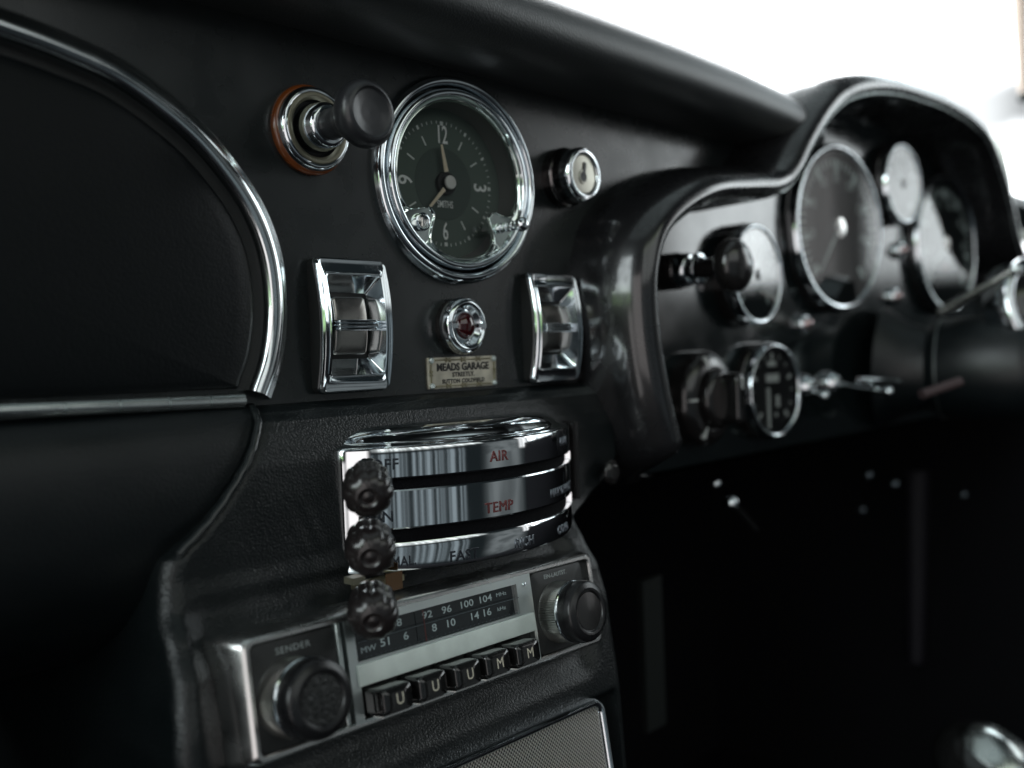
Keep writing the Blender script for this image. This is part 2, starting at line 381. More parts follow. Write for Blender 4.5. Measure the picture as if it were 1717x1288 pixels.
# ================================================================== GLOVEBOX
def side_path(px, y=0): return [Vector(xz(a, b, y)) for a, b in px]
mid = [((a[0] + b[0]) / 2, (a[1] + b[1]) / 2) for a, b in zip(
    [(-171, 26), (-155, 24), (-138, 20), (-119, 9), (-105, -2), (-92, -16), (-85, -33), (-83, -53), (-86, -69), (-91.5, -81.5)],
    [(-171.3, 19.7), (-155.4, 16.0), (-138.1, 10.2), (-119.5, 0), (-107.7, -11.4), (-99.7, -24.1), (-94.7, -37.4), (-94, -53.1), (-96.4, -68.8), (-101, -80.6)])]
left = [(-190, 25.2), (-230, 27), (-300, 27)]
gpath = catmull(list(reversed(left)) + mid, 8)
glove = empty('glovebox', (-95, 0, -80), 'black leather glovebox lid framed by a curved chrome strip on the left of the dash', 'glovebox')
G = Vector((-95, 0, -80))
def shift(mb, o):
    mb.v = [(a - o[0], b - o[1], c - o[2]) for a, b, c in mb.v]; return mb
mb = MB()
prof = [(4.3, 1.5), (4.5, -2), (4.1, -3.5), (3.2, -4.4), (2.0, -4.7), (1.4, -5.2), (.6, -5.7), (-.8, -6.1), (-2.2, -6.0), (-3.4, -5.4), (-4.2, -4.2), (-4.6, -1), (-4.6, 1.5)]
rows_path = [(p.x, p.y) for p in gpath]
sweep(mb, rows_path, prof, side=1)
# close the foot of the strip
shift(mb, G).build('chrome_frame', pmat('aged_chrome', (.80, .84, .85), .10, 1, smudge=.14), glove, ang=50)
mb = MB()
sweep(mb, rows_path, [(-4.4, 1), (-4.4, -.3), (-7.5, -.3), (-7.5, 1)], side=1)
shift(mb, G).build('gap_strip', matte, glove)  # matt black strip stands for the dark gap beside the lid
# lid
lid_edge = []
for i, p in enumerate(gpath):
    a = gpath[max(i - 1, 0)]; b = gpath[min(i + 1, len(gpath) - 1)]; t = (b - a).normalized(); n = Vector((-t.y, t.x))
    lid_edge.append((p.x - n.x * 7.6, p.y - n.y * 7.6))
lid_edge = [q for q in lid_edge if q[1] > -78.5] + [(-103.5, -78.6), (-300, -76.5)]
cx_, cz_ = -210, -35
mb = MB(); loops = []
for k, (s_, y) in enumerate([(1, 1), (1, -.9), (.992, -1.9), (.98, -2.5), (.93, -3.2), (.8, -4), (.6, -4.6), (.3, -5), (.02, -5)]):
    loops.append([(cx_ + (x - cx_) * s_, y, cz_ + (z - cz_) * s_) for x, z in lid_edge])
mb.loft(loops, cap1=True)
shift(mb, G).build('lid', lid_m, glove, ang=60)
# piano hinge
hz = lambda x: -81.0 + (x + 176) * (-.02)
cuts = [-330, -300, -270, -240, -215, -190, -156.6, -139.8, -124.8, -111.5, -101.4]
cuts = [-330, -300, -270, -245, -222, -200] + [at(px, 0, -2).x for px in ()] + [-178, -160.5, -144.5, -129, -115, -102.3]
hinge = None
mb = MB()
for a, b in zip(cuts[:-1], cuts[1:]):
    mb.tube([(a + .2, -2.2, hz(a)), (b - .2, -2.2, hz(b))], 2.3, 20)
mb.tube([(-330, -2.2, hz(-330)), (-102.5, -2.2, hz(-102.5))], 1.6, 10)
shift(mb, G).build('piano_hinge', pmat('brushed_hinge', (.80, .85, .84), .2, 1, smudge=.12), glove, ang=50)

# ================================================================== LEATHER BELOW THE FASCIA
prof = catmull([(3, -82.6), (-1.5, -84.4), (-5, -87.5), (-8, -93), (-9.8, -101), (-10.2, -112), (-8, -126), (-2, -140), (10, -152), (40, -165), (120, -175)], 5)
ROLLPROF = prof

def interp(tbl, v):
    if v >= tbl[0][0]: return tbl[0][1]
    for (a, fa), (b, fb) in zip(tbl[:-1], tbl[1:]):
        if v >= b: t = (v - a) / (b - a); t = t * t * (3 - 2 * t) * .35 + t * .65; return fa + (fb - fa) * t
    return tbl[-1][1]
YF = [(-84.3, 1), (-85.2, -3.2), (-87, -6.2), (-90, -9.5), (-94, -11), (-99, -12.5), (-104, -13.5), (-134, -15), (-142, -17.5), (-150, -23.5), (-160, -30), (-175, -34), (-210, -40), (-300, -52)]
XL = [(-84.3, -99.5)]
def yf_of(z):
    for (a, fa), (b, fb) in zip(YF[:-1], YF[1:]):
        if z >= b: return fa + (fb - fa) * max(0, (a - z)) / (a - b)
    return YF[-1][1]
for px, py in ((427, 705), (426, 722), (422, 740), (412, 770), (397, 800), (375, 835), (350, 870), (325, 897), (300, 922), (279, 945), (273, 975), (282, 1080), (300, 1288)):
    y = -8
    for _ in range(12): q = at(px, py, y + 1.5); y = yf_of(q.z)
    XL.append((q.z, q.x))
XR = [(-84.3, 86), (-118, 86), (-126, 79), (-134, 64), (-141, 50), (-150, 49), (-170, 50), (-215, 48), (-300, 40)]
def sd_box(x, z, cx, cz, hw, hh, r):
    qx = abs(x - cx) - hw + r; qz = abs(z - cz) - hh + r
    return math.hypot(max(qx, 0), max(qz, 0)) + min(max(qx, qz), 0) - r
def sm(a, b, v): t = max(0, min(1, (v - a) / (b - a))); return t * t * (3 - 2 * t)
mb = MB(); rows = []
for i in range(61):
    rows.append([(-480 + (interp(XL, p.y) + 2.0 + 480) * i / 60, p.x, p.y) for p in ROLLPROF])
mb.loft(rows, closed=False)
tag(mb.build('lower_dash_roll', leather_s), 'smooth black leather knee roll below the glovebox hinge, fading into shadow', 'knee roll')
mb = MB(); rows = []
zs = [-84.3 - .25 * i for i in range(24)] + [-90.3 - 1.0 * i for i in range(0, 210)]
NX = 200
for z in zs:
    xl, xr, yf = interp(XL, z), interp(XR, z), interp(YF, z)
    cr = 5 if z > -120 else 6
    row = [(xl + 1, 160, z), (xl, yf + cr + 6, z)]
    for k in range(0, 7): a = R(15 * k); row.append((xl + cr - cr * math.cos(a), yf + cr - cr * math.sin(a), z))
    for i in range(1, NX):
        x = xl + cr + (xr - xl - 2 * cr) * i / NX
        y = yf
        d = sd_box(x, z, -51, -170, 83, 25, 8); y += 9 * (1 - sm(-4, 7, d)) * 0.45
        d2 = sd_box(x, z, -41, -258, 86, 46, 5); y += 5 * (1 - sm(-1, 4, d2))
        # wrinkles pulled round the heater plate
        y += .10 * math.sin(x * .9 + z * .4) * math.exp(-((x + 88) / 7) ** 2 - ((z + 125) / 12) ** 2)
        row.append((x, y, z))
    for k in range(6, -1, -1): a = R(15 * k); row.append((xr - cr + cr * math.cos(a), yf + cr - cr * math.sin(a), z))
    row += [(xr, yf + cr + 6, z), (xr - 1, 160, z)]
    rows.append(row)
mb.loft(rows, closed=False)
console = mb.build('console_cover', leather, ang=70)
tag(console, 'grained black leather centre console holding the chrome heater panel and the radio', 'centre console')
mb = MB(); pts = [(interp(XL, z) + .6, interp(YF, z) + .6, z) for z in [-85 - i for i in range(42)]]
mb.tube(pts, 1.3, 12); mb.build('piping', pmat('glossy_piping', (.012, .015, .016), .24, coat=.4), console)
bp = at(1028, 792, -20)
mb = MB(); mb.lathe(fillet([(0, 2.2), (3.2, 2.2), (5.4, 1), (5.6, 0)], .8), 32); mb.v = [(a + bp.x, b - 19, c + bp.z) for a, b, c in mb.v]
mb.build('stud', blackpl, console)

# ================================================================== CLOCK
clock = empty('dashboard_clock', (CX, -1.5, CZ), 'round chrome rimmed dashboard clock with dark green dial and cream hands', 'clock', rot=(0, 0, R(-5)))
mb = MB()
mb.lathe(fillet([(41, -6), (41, 1.2), (40, 3.9), (38.4, 5), (37.0, 4.2), (36.4, 2.0), (35.9, -1.5)], .6, 3), 128)
mb.build('outer_bezel', chrome, clock, ang=60)
mb = MB()
mb.lathe([(35.8, 2.5), (35.7, 6.5), (35.3, 8.2), (34.4, 9.2), (33.4, 9.3), (32.7, 8.8), (32.5, 8.2)], 128)
mb.build('inner_bezel', chrome, clock, ang=60, loc=(0, 4.2, 0))
NB = 256
def rin(a):
    r = 31.2
    for c, amp, w in ((R(221), 11.5, R(11)), (R(-41), 11.5, R(11))):
        d = (a - c + math.pi) % (2 * math.pi) - math.pi
        r -= amp * (1 / (1 + (abs(d) / w) ** 4.5))
    return r
def contour(dr, h): return [((rin(2 * math.pi * i / NB) + dr) * math.cos(2 * math.pi * i / NB), -h, (rin(2 * math.pi * i / NB) + dr) * math.sin(2 * math.pi * i / NB)) for i in range(NB)]
mb = MB(); mb.loft([circle(32.7, 8.4, NB), circle(32.2, 7.4, NB), contour(.9, 7.2), contour(.5, 7.9), contour(0, 8.0), contour(-.5, 7.4), contour(-.6, 6.0)])
mb.build('scalloped_rim', pmat('rippled_chrome', (.75, .82, .78), .06, 1, bump=[('noise', 120, .4, .15)]), clock, ang=60, loc=(0, 4.2, 0))
mb = MB(); mb.lathe([(32.3, 2.6), (31.8, 0), (31.0, -4), (30.0, -7.4)], 128); mb.build('tub', dialw, clock)
mb = MB(); mb.lathe([(30.2, -7.5), (14, -7.5), (0.01, -7.5)], 96); mb.build('dial', dialm, clock)
mb = MB(); mb.lathe([(14.6, -7.46), (14.4, -7.3), (0.01, -7.3)], 96); mb.build('dial_centre', dialm2, clock)
mb = MB()
DH = -7.4
def tick(a, r0, r1, w, mb=mb):
    c, s_ = math.cos(a), math.sin(a); n = (-s_, c)
    q = [(c * r + n[0] * w / 2 * k, s_ * r + n[1] * w / 2 * k) for r, k in ((r0, -1), (r0, 1), (r1, 1), (r1, -1))]
    mb.add([(x, -DH, z) for x, z in q] + [(x, -DH - .12, z) for x, z in q], [(0, 1, 2, 3), (4, 5, 6, 7), (0, 1, 5, 4), (1, 2, 6, 5), (2, 3, 7, 6), (3, 0, 4, 7)])
for i in range(60):
    a = R(90 - 6 * i)
    if i % 15 == 0: tick(a, 23.4, 25.0, 1.5)
    elif i % 5 == 0: tick(a, 23.6, 25.2, .95)
    else: tick(a, 23.9, 25.1, .28)
for hh in (1, 2, 4, 5, 7, 8, 10, 11): tick(R(90 - 30 * hh), 16.7, 20.6, .62)
mb.build('tick_marks', pmat('dim_dial_print', (.75, .8, .76), .7), clock)
num = pmat('numeral_print', (.92, .95, .92), .7)
txt('12', 10.2, clock, num, 0, 19.4, -7.4, sx=.6, bold=.10, name='numeral')
txt('3', 9.6, clock, num, 19.0, 0, -7.4, sx=.85, rot=-90, bold=.10, name='numeral')
txt('6', 9.8, clock, num, 0, -19.3, -7.4, sx=.6, bold=.10, name='numeral')
txt('9', 9.6, clock, num, -18.8, 0, -7.4, sx=.85, rot=90, bold=.10, name='numeral')
txt('SMITHS', 4.0, clock, num, 0.2, -8.3, -7.2, sx=.62, bold=.02, name='maker_name')
mb = MB()
def hand(a, r0, r1, w0, w1, h):
    c, s_ = math.cos(a), math.sin(a); n = (-s_, c)
    q = [(c * r + n[0] * w * k, s_ * r + n[1] * w * k) for r, w, k in ((r0, w0, -1), (r0, w0, 1), (r1, w1, 1), (r1, w1, -1))]
    m = MB(); m.add([(x, -h, z) for x, z in q] + [(x, -h - .35, z) for x, z in q], [(0, 1, 2, 3), (4, 5, 6, 7), (0, 1, 5, 4), (1, 2, 6, 5), (2, 3, 7, 6), (3, 0, 4, 7)]); return m
hand(R(100.5), 4.4, 15.2, 1.05, .5, -4.6).build('hour_hand', cream, clock)
hand(R(225), 3.9, 21.5, .85, .3, -3.9).build('minute_hand', cream, clock)
mb = MB(); mb.lathe(fillet([(4.6, -7), (4.6, -5.2), (2.6, -5.2)], .3), 40); mb.lathe(fillet([(2.9, -5.5), (2.9, -3.4), (0.01, -3.2)], .4), 40)
mb.build('hub_shade', matte, clock)
mb = MB(); mb.lathe(fillet([(2.75, -3.5), (2.7, -2.6), (0.01, -2.4)], .4), 40); mb.build('hub_cap', pmat('pale_hub', (.8, .8, .76), .45, 0), clock)
mb = MB(); mb.lathe([(32, 7.0), (26, 7.05), (16, 7.1), (6, 7.12), (.01, 7.12)], 96); mb.build('glass', glass, clock, loc=(0, 4.2, 0))
a = R(221); sxx, szz = 27.2 * math.cos(a), 27.2 * math.sin(a)
mb = MB(); mb.lathe(fillet([(3.6, 7), (3.6, 8.8), (2.7, 9.2), (2.4, 8.0), (2.3, 7.2)], .2), 32, sxx, szz); mb.build('screw_collar', chrome, clock, loc=(0, 4.2, 0))
mb = MB(); mb.lathe(fillet([(2.2, 7), (2.2, 8.2), (.01, 8.4)], .3), 24, sxx, szz); mb.box(sxx - .3, sxx + .3, -8.9, -8.3, szz - 1.7, szz + 1.7); mb.build('slotted_screw', chrome2, clock, loc=(0, 4.2, 0))
a = R(-41); sxx, szz = 27.0 * math.cos(a), 27.0 * math.sin(a)
mb = MB(); mb.lathe(fillet([(2.1, 7), (2.1, 8.4), (1.2, 8.8), (1.2, 10), (2.0, 10.2), (2.0, 12.0), (1.4, 12.2), (1.4, 13.4), (2.0, 13.6), (2.0, 15), (1.3, 15.2), (1.3, 17.5), (2.5, 18), (3.0, 19.5), (2.8, 21.2), (1.6, 22.3), (.01, 22.5)], .25, 3), 32, sxx, szz)
mb.build('setting_stem', chrome, clock, loc=(0, 4.2, 0))

# ================================================================== LIGHTER PULL KNOB
p = at(523, 218, -2)
ob = empty('lighter_knob', (p.x, 0, p.z), 'black flared pull knob on a chrome stem with an amber collar, left of the clock', 'pull knob')
mb = MB(); mb.lathe(fillet([(15.4, 0), (15.6, 1.6), (14.6, 2.6), (12, 2.6)], .6), 72); mb.build('amber_collar', amber, ob, ang=60)
mb = MB(); mb.lathe(fillet([(14.4, 1), (14.3, 4.6), (13.2, 5.6), (12.4, 5.4)], .8), 72); mb.build('chrome_ring', chrome, ob, ang=60)
mb = MB(); mb.lathe(fillet([(12.6, 4), (12.3, 5.6), (11.0, 5.7), (9.8, 4.6)], .5), 72); mb.build('olive_ring', olive, ob, ang=60)
mb = MB(); mb.lathe(fillet([(10, 4.8), (9.6, 2.0), (7, 1.4)], .3), 72); mb.build('socket', matte, ob)
mb = MB(); mb.lathe(fillet([(8.6, 1.6), (8.3, 7), (7.6, 11.6), (6.4, 12.6), (5.4, 12.7)], .5), 72)
mb.build('barrel', chrome, ob, ang=60)
mb = MB(); mb.lathe(fillet([(5.2, 10), (5.2, 19), (5.8, 22)], .5) + fillet([(5.8, 22), (8.2, 24.4), (10.6, 27.6), (11.2, 30.5), (10.8, 32.8), (9.3, 34.4), (8.3, 34.7)], 1.0) + fillet([(8.3, 34.7), (7.6, 33.9), (4, 33.2), (.01, 33.0)], .8), 72)
mb.build('knob_head', pmat('soft_black_plastic', (.022, .023, .026), .34, bump=[('noise', 400, .15, .05)], coat=.15, smudge=.12), ob, ang=60)

# ================================================================== KEY LOCK
p = at(981, 292, -14)
ob = empty('key_lock', (p.x, 0, p.z), 'short chrome key lock barrel with keyhole, right of the clock', 'key lock')
mb = MB(); mb.lathe(fillet([(13.2, 0), (13.2, 4.5), (12.4, 5.3)], .4) + fillet([(12.4, 5.3), (12.2, 6), (11.8, 10), (11.2, 12.4)], .3), 72); mb.build('collar', pmat('dark_nickel', (.16, .15, .15), .18, 1), ob, ang=60)
mb = MB(); mb.lathe(fillet([(11.3, 7), (11.9, 8), (11.9, 12.6), (11.0, 14.2), (9.4, 14.4), (8.7, 13.8), (8.6, 12)], .6), 72)
mb.build('ring', chrome, ob, ang=60)
mb = MB(); mb.lathe(fillet([(8.5, 11.5), (8.4, 13.3), (.01, 13.4)], .4), 60); mb.build('lock_face', lockf, ob)
mb = MB(); mb.lathe([(3.2, 13.3), (3.1, 13.7), (2.5, 13.75), (2.4, 13.55), (.01, 13.5)], 32, -.6, -1.2); mb.build('keyhole_rim', lockf, ob)
mb = MB(); mb.lathe([(2.2, 13.45), (2.2, 13.62), (.01, 13.62)], 24, -.6, -1.2)
mb.M = Matrix.Rotation(R(14), 4, 'Y'); mb.box(-1.3, .5, -13.8, -13.4, -.9, 5.2); mb.M = None
mb.build('keyhole', paint_blk, ob)
mb = MB()
for zz in (10.3, -10.2): mb.box(-.6, .7, -14.7, -12, zz - .8, zz + .8)
mb.build('peg', chrome, ob)

# ================================================================== ROCKER SWITCHES
bow = lambda x, z: 3.6 * (1 - (z / 23.5) ** 2) - .4 * (x / 15) ** 2
bow2 = lambda x, z: 2.4 * (1 - (z / 23.5) ** 2)
def rocker(px, py, label):
    p = at(px, py, -8)
    ob = empty('rocker_switch', (p.x, 0, p.z), label, 'switch', group='chrome framed rocker switches on the fascia')
    mb = MB(); w, h = 31.5, 47.5
    mb.loft([rrect(w - .8, h - .8, 2.4, 0), rrect(w - .8, h - .8, 2.4, 3.4, hf=bow)]); mb.build('darkened_side', matte, ob); mb = MB()  # side coloured black for the dark reflection its chrome would show
    mb.loft([rrect(w - .9, h - .9, 2.6, 3.2, hf=bow), rrect(w, h, 2.6, 3.4, hf=bow), rrect(w, h, 2.6, 4.2, hf=bow), rrect(w - .5, h - .5, 2.6, 5.0, hf=bow), rrect(w - 1.6, h - 1.6, 2.3, 5.6, hf=bow), rrect(w - 2.6, h - 2.6, 2.2, 5.35, hf=bow),
             rrect(w - 6.0, h - 10.5, 1.6, 4.9, hf=bow), rrect(w - 6.6, h - 11.3, 1.4, 5.35, hf=bow), rrect(w - 7.4, h - 12.1, 1.2, 5.2, hf=bow), rrect(w - 8, h - 12.8, 1.2, 4.2, hf=bow), rrect(w - 12.5, h - 24, 1, .9)])
    mb.build('chrome_frame', chrome, ob, ang=50)
    mb = MB(); mb.prism(w - 12.3, h - 23.8, .6, .1, .5, bev=.1); mb.build('well', matte, ob)
    mb = MB(); mb.prism(14.5, 20.6, 1.4, .4, 3.6, cx=-.7, bev=.8, hf=lambda x, z: 1.6 * (1 - (z / 10.5) ** 2)); mb.build('rocker', pmat_rock, ob, ang=50)
    mb = MB()
    for k in range(3): mb.prism(17.6 - .8 * abs(k - 1), 1.25, .5, 3, 8.3 + (.5 if k == 1 else 0), cx=-.2, cz=(k - 1) * 1.25, bev=.5)
    mb.build('finger_bar', chrome, ob, ang=50)
    return ob
pmat_rock = pmat('smoked_chrome', (.34, .33, .31), .16, 1, smudge=.12)
rocker(602, 545, 'chrome framed rocker switch beside the glovebox frame, left of the red warning lamp')
rocker(938, 549, 'chrome framed rocker switch below the key lock, right of the red warning lamp')

# ================================================================== WARNING LAMP
p = at(785, 546, -7)
ob = empty('warning_lamp', (p.x, 0, p.z), 'round chrome warning lamp with a dark ruby jewel above the garage plaque', 'warning lamp')
mb = MB(); mb.lathe(fillet([(11.2, 0), (11.2, 2.6), (10.4, 3)], .3), 64); mb.build('base_ring', blackpl, ob)
mb = MB(); mb.lathe(fillet([(11.2, 2.5), (11.4, 4.2), (10.8, 6.6), (9.2, 7.6), (8.2, 7.0)], .5) + fillet([(8.2, 7.0), (7.9, 6.4), (5.9, 4.6)], .2) + [(5.7, 5.4), (5.3, 5.4), (5.2, 4)], 64)
mb.build('bezel', chrome, ob, ang=40)
mb = MB()
for s_ in (-1, 1):
    x0_, x1_ = sorted((s_ * 5.9, s_ * 10.2)); mb.box(x0_, x1_, -7.3, -3.5, -.9, .9)
mb.build('slot_lug', chrome, ob)
mb = MB(); mb.ball((0, -4.6, 0), 5.5, 32, (1, .7, 1)); mb.build('jewel', ruby, ob)

# ================================================================== PLAQUE
pa, pb, pc, pd = at(715, 601), at(830, 597), at(715, 652), at(830, 646)
cxp = (pa.x + pb.x + pc.x + pd.x) / 4; czp = (pa.z + pb.z + pc.z + pd.z) / 4
ob = empty('garage_plaque', (cxp, 0, czp), 'small tarnished metal garage plaque reading MEADS GARAGE, riveted below the warning lamp', 'plaque')
mb = MB(); mb.prism(38.6, 12.4, .6, 0, .9, bev=.2); mb.build('plate', tarn, ob)
mb = MB()
for zz in (5.1, -5.1):
    mb.tube([(-15.5, -1.05, zz), (15.5, -1.05, zz)], .32, 8)
    for k in (-8.5, 0, 8.5):
        mb.tube([(k - 1.3, -1.2, zz - .8), (k + 1.3, -1.2, zz + .8)], .26, 6); mb.tube([(k - 1.3, -1.2, zz + .8), (k + 1.3, -1.2, zz - .8)], .26, 6)
for xx in (-17.8, 17.8):
    mb.tube([(xx, -1.05, -3.6), (xx, -1.05, 3.6)], .32, 8)
    mb.tube([(xx - .7, -1.2, -.9), (xx + .7, -1.2, .9)], .26, 6); mb.tube([(xx - .7, -1.2, .9), (xx + .7, -1.2, -.9)], .26, 6)
mb.build('border', brass, ob)
for xx in (-17.6, 17.6):
    for zz in (-5.0, 5.0):
        mb = MB(); mb.lathe(fillet([(1.25, .8), (1.2, 1.6), (.5, 2.0), (.45, 1.7), (.01, 1.7)], .2), 20, xx, zz); mb.build('rivet', alum, ob)
txt('MEADS GARAGE', 4.1, ob, paint_blk, 0, 2.1, .92, sx=.98, bold=.16, sp=1.0, ext=.1)
txt('STREETLY.', 2.5, ob, paint_blk, 0, -.9, .92, sx=1.05, bold=.09, sp=1.05, ext=.1)
txt('SUTTON COLDFIELD', 2.3, ob, paint_blk, 0, -3.45, .92, sx=1.0, bold=.08, sp=1.12, ext=.1)

# ================================================================== HEATER CONTROLS
HX, HY, HR = -14.0, 44.0, 85.0
A0, A1 = R(-46.3), R(45)
ob = empty('heater_control', (HX, 0, -120), 'curved chrome heater control panel with two slots and three black lever knobs', 'heater control')
def hbend(u, z, h):                                    # u is arc length, z height about the panel middle
    a = u / HR; r = HR + h; return (r * math.sin(a), HY - r * math.cos(a), z)
Zp = [(-94.2, -26), (-94.4, -17), (-94.9, -12.5), (-96, -9.2), (-97.6, -6.8), (-99, -5.2), (-99.8, -4.2), (-100.2, -2.6), (-100.6, -1.0), (-101.2, -.2), (-101.8, 0), (-106, 0.02), (-111.0, 0), (-111.5, -.3), (-111.8, -1), ('s', -111.85, 0), ('s', -115.1, 0), (-115.15, -1), (-115.4, -.3), (-115.9, 0), (-122, .02), (-128.2, 0), (-128.7, -.3), (-129.0, -1), ('s', -129.05, 0), ('s', -133.1, 0), (-133.15, -1), (-133.4, -.3), (-134, 0), (-137, .02), (-142.0, 0), (-142.9, -.3), (-143.4, -1.2), (-143.6, -3), (-143.6, -22)]
As = [A0, A0 + R(.5), A0 + R(1.2), R(-41), R(-40.2), R(-39.8), R(-39.7)] + [R(-39 + 1.5 * i) for i in range(52)] + [R(39.2), R(39.3), R(39.8), R(41), A1 - R(1.2), A1 - R(.5), A1]
mb = MB(); rows = []
for ent in Zp:
    slot = ent[0] == 's'; z, ro = (ent[1], 0) if slot else ent
    row = []
    for k, a in enumerate(As):
        inslot = R(-39.75) < a < R(39.25)
        r_ = ro
        near = ent in [(-111.8, -1), (-111.5, -.3), (-115.15, -1), (-115.4, -.3), (-129.0, -1), (-128.7, -.3), (-133.15, -1), (-133.4, -.3)]
        if slot: r_ = -9 if inslot else 0
        elif near and not inslot: r_ = 0
        if k in (0, len(As) - 1): r_ -= .9
        if k in (1, len(As) - 2): r_ -= .25
        r = HR + r_; row.append((r * math.sin(a), HY - r * math.cos(a), z + 120))
    rows.append([(row[0][0] + .4, -4, row[0][2])] + row + [(row[-1][0] - .4, -4, row[-1][2])])
mb.loft(rows, closed=False)
mb.build('chrome_panel', chrome_h := pmat('heater_chrome', (.85, .88, .90), .035, 1, bump=[('noise', 25, .12, .1)], smudge=.05), ob, ang=30)
for zz in ((-112.4 + 120, -114.6 + 120), (-129.6 + 120, -132.6 + 120)):
    mb = MB(); L = []
    for k in range(40):
        a = R(-39.6 + 78.7 * k / 39); L.append([((HR + q) * math.sin(a), HY - (HR + q) * math.cos(a), z) for q, z in ((-7, zz[0] + .6), (-2.2, zz[0] + .6), (-2.2, zz[1] - .6), (-7, zz[1] - .6))])
    mb.loft(L, cap0=True, cap1=True); mb.build('slot', void_m, ob)  # black strip stands in for the shade inside the slot
# side lip at the far end
mb = MB(); a = R(46.5); r = HR - 1; mb.box(r * math.sin(a) - .5, r * math.sin(a) + 1.2, HY - r * math.cos(a) - 6, HY - r * math.cos(a) + 14, -13, 20); mb.build('side_lip', blackpl, ob)
def hu(px, py, y=-40):                                  # arc position where a sight line meets the curved plate
    best = None
    d = ray(px, py); t0 = .15
    for i in range(4000):
        t = t0 + i * .0001; q = CAM + d * t
        if math.hypot(q.x - HX, q.y - HY) < HR + .1 and q.y < HY: return HR * math.atan2(q.x - HX, HY - q.y), q.z + 120
    return 0, 0
engd = pmat('engraved_black', (.035, .04, .05), .35, .5)
eng_lit = pmat('engraved_lit', (.22, .24, .27), .3, .9)  # paler copy for right-hand letters, where cut edges catch light
for s_, px, py, sz, m in (('OFF', 645, 780, 5.2, engd), ('AIR', 837, 765, 5.2, red_in), ('MAX', 945, 740, 4.6, eng_lit), ('MIN', 636, 868, 5.2, engd), ('TEMP', 838, 850, 5.2, red_in), ('MAX DEFROST', 940, 823, 4.4, eng_lit),
                          ('NORMAL.', 660, 943, 4.6, engd), ('FAST', 779, 931, 5.0, engd), ('RICH', 880, 909, 4.6, eng_lit), ('COLD', 945, 886, 4.4, eng_lit)):
    u, z = hu(px, py)
    k_ = 1.0
    if s_ == 'MAX DEFROST': u += 4; k_ = .9
    if s_ == 'NORMAL.': k_ = .82; u -= .8
    txt(s_, sz, ob, m, u, z, .10, sx=k_, bold=-.01, bend=hbend, ext=.06, sp=1.08, bev=.13)
def scallop(mb, M, k=1.0):
    prof = [(0, 2.6, 0), (0, 5.6, .5), (1.2, 6.9, .9), (3, 7.2, 1), (5.2, 6.6, .8), (6.2, 6.5, .7), (8, 7.3, 1), (10.5, 7.2, 1), (12.4, 6.4, .8), (13.6, 5.0, .35), (14.1, 3.6, .1), (14.2, 2.9, 0), (13.7, 2.4, 0), (13.5, 1.6, 0), (13.7, 1.2, 0), (13.8, .01, 0)]
    L = []
    for h, r, m in prof:
        L.append([((r * (1 - .085 * m * (1 - abs(math.cos(5 * 2 * math.pi * i / 120)) ** .8))) * k * math.cos(2 * math.pi * i / 120), -h * k, (r * (1 - .085 * m * (1 - abs(math.cos(5 * 2 * math.pi * i / 120)) ** .8))) * k * math.sin(2 * math.pi * i / 120)) for i in range(120)])
    mb.M = M; mb.loft(L, cap0=True); mb.M = None
for z, slotz in ((-109.2, -113.5), (-127.4, -131), (-147.0, -147)):
    a = math.atan2(-62, 78)                        # lever direction at the left end of the slots
    a = R(-38.3); root = Vector((HR * math.sin(a), HY - HR * math.cos(a), slotz + 120)); dirv = Vector((math.sin(a), -math.cos(a), -.10)).normalized()
    lev = MB(); lev.tube([root - dirv * 12, root + dirv * 15], 1.4, 10); lo = lev.build('lever', blackpl, ob)
    rot = Matrix.Rotation(a * 1.0, 4, 'Z') @ Matrix.Rotation(R(13), 4, 'X')
    base = Vector((-81.4 - HX, -37.4, z + 120))
    mb = MB(); scallop(mb, Matrix.Translation(base) @ rot, 1.09); mb.build('lever_knob', knob_m, lo, ang=50)
# bracket and card tag hanging under the panel
mb = MB(); q = at(650, 978, -30); mb.box(q.x - HX - 9, q.x - HX + 10, -27, -22, -26.5, -24.4); mb.box(q.x - HX - 5, q.x - HX + 12, -29, -26, -31.2, -30.6); mb.build('bracket', brass, ob)
mb = MB(); q = at(658, 975, -31); mb.box(q.x - HX - 3, q.x - HX + 4, -31.5, -31.1, q.z + 120 - 3, q.z + 120 + 3); cd = mb.build('card_tag', orange_p, ob, label='faded orange tag')
mb = MB(); q = at(602, 974, -26); mb.box(q.x - HX - 3, q.x - HX + 2, -27, -22, -24, -21.8); mb.build('foot', olive, ob)

# ================================================================== RADIO
RO = (-49.3, -38, -152)
radio = empty('car_radio', RO, 'vintage push button car radio with chrome surround, two black knobs and tuning dial', 'radio', rot=(R(-9), R(.9), 0))
mb = MB()
zc, hh = -15.5, 34.8
W_ = 159.4
mb.loft([rrect(W_ + 6.4, hh + 3.6, 3, -18, 0, zc), rrect(W_ + 6, hh + 3.4, 3, -8.4, 0, zc), rrect(W_ + 1.6, hh + .8, 3, -1.2, 0, zc), rrect(W_, hh, 3, -.4, 0, zc), rrect(W_ - 1.2, hh - 1.2, 2.6, .1, 0, zc), rrect(W_ - 3.4, hh - 3.2, 2.2, .1, 0, zc), rrect(W_ - 4.2, hh - 4, 1.8, -.4, 0, zc), rrect(W_ - 4.4, hh - 4.2, 1.8, -3, 0, zc)])
mb.build('chrome_surround', pmat('dulled_chrome', (.66, .66, .65), .2, 1, smudge=.15), radio, ang=30)
mb = MB(); mb.prism(W_ - 4, hh - 4, 1, -4, -2.2, 0, zc, bev=.1); mb.build('backing', matte, radio)
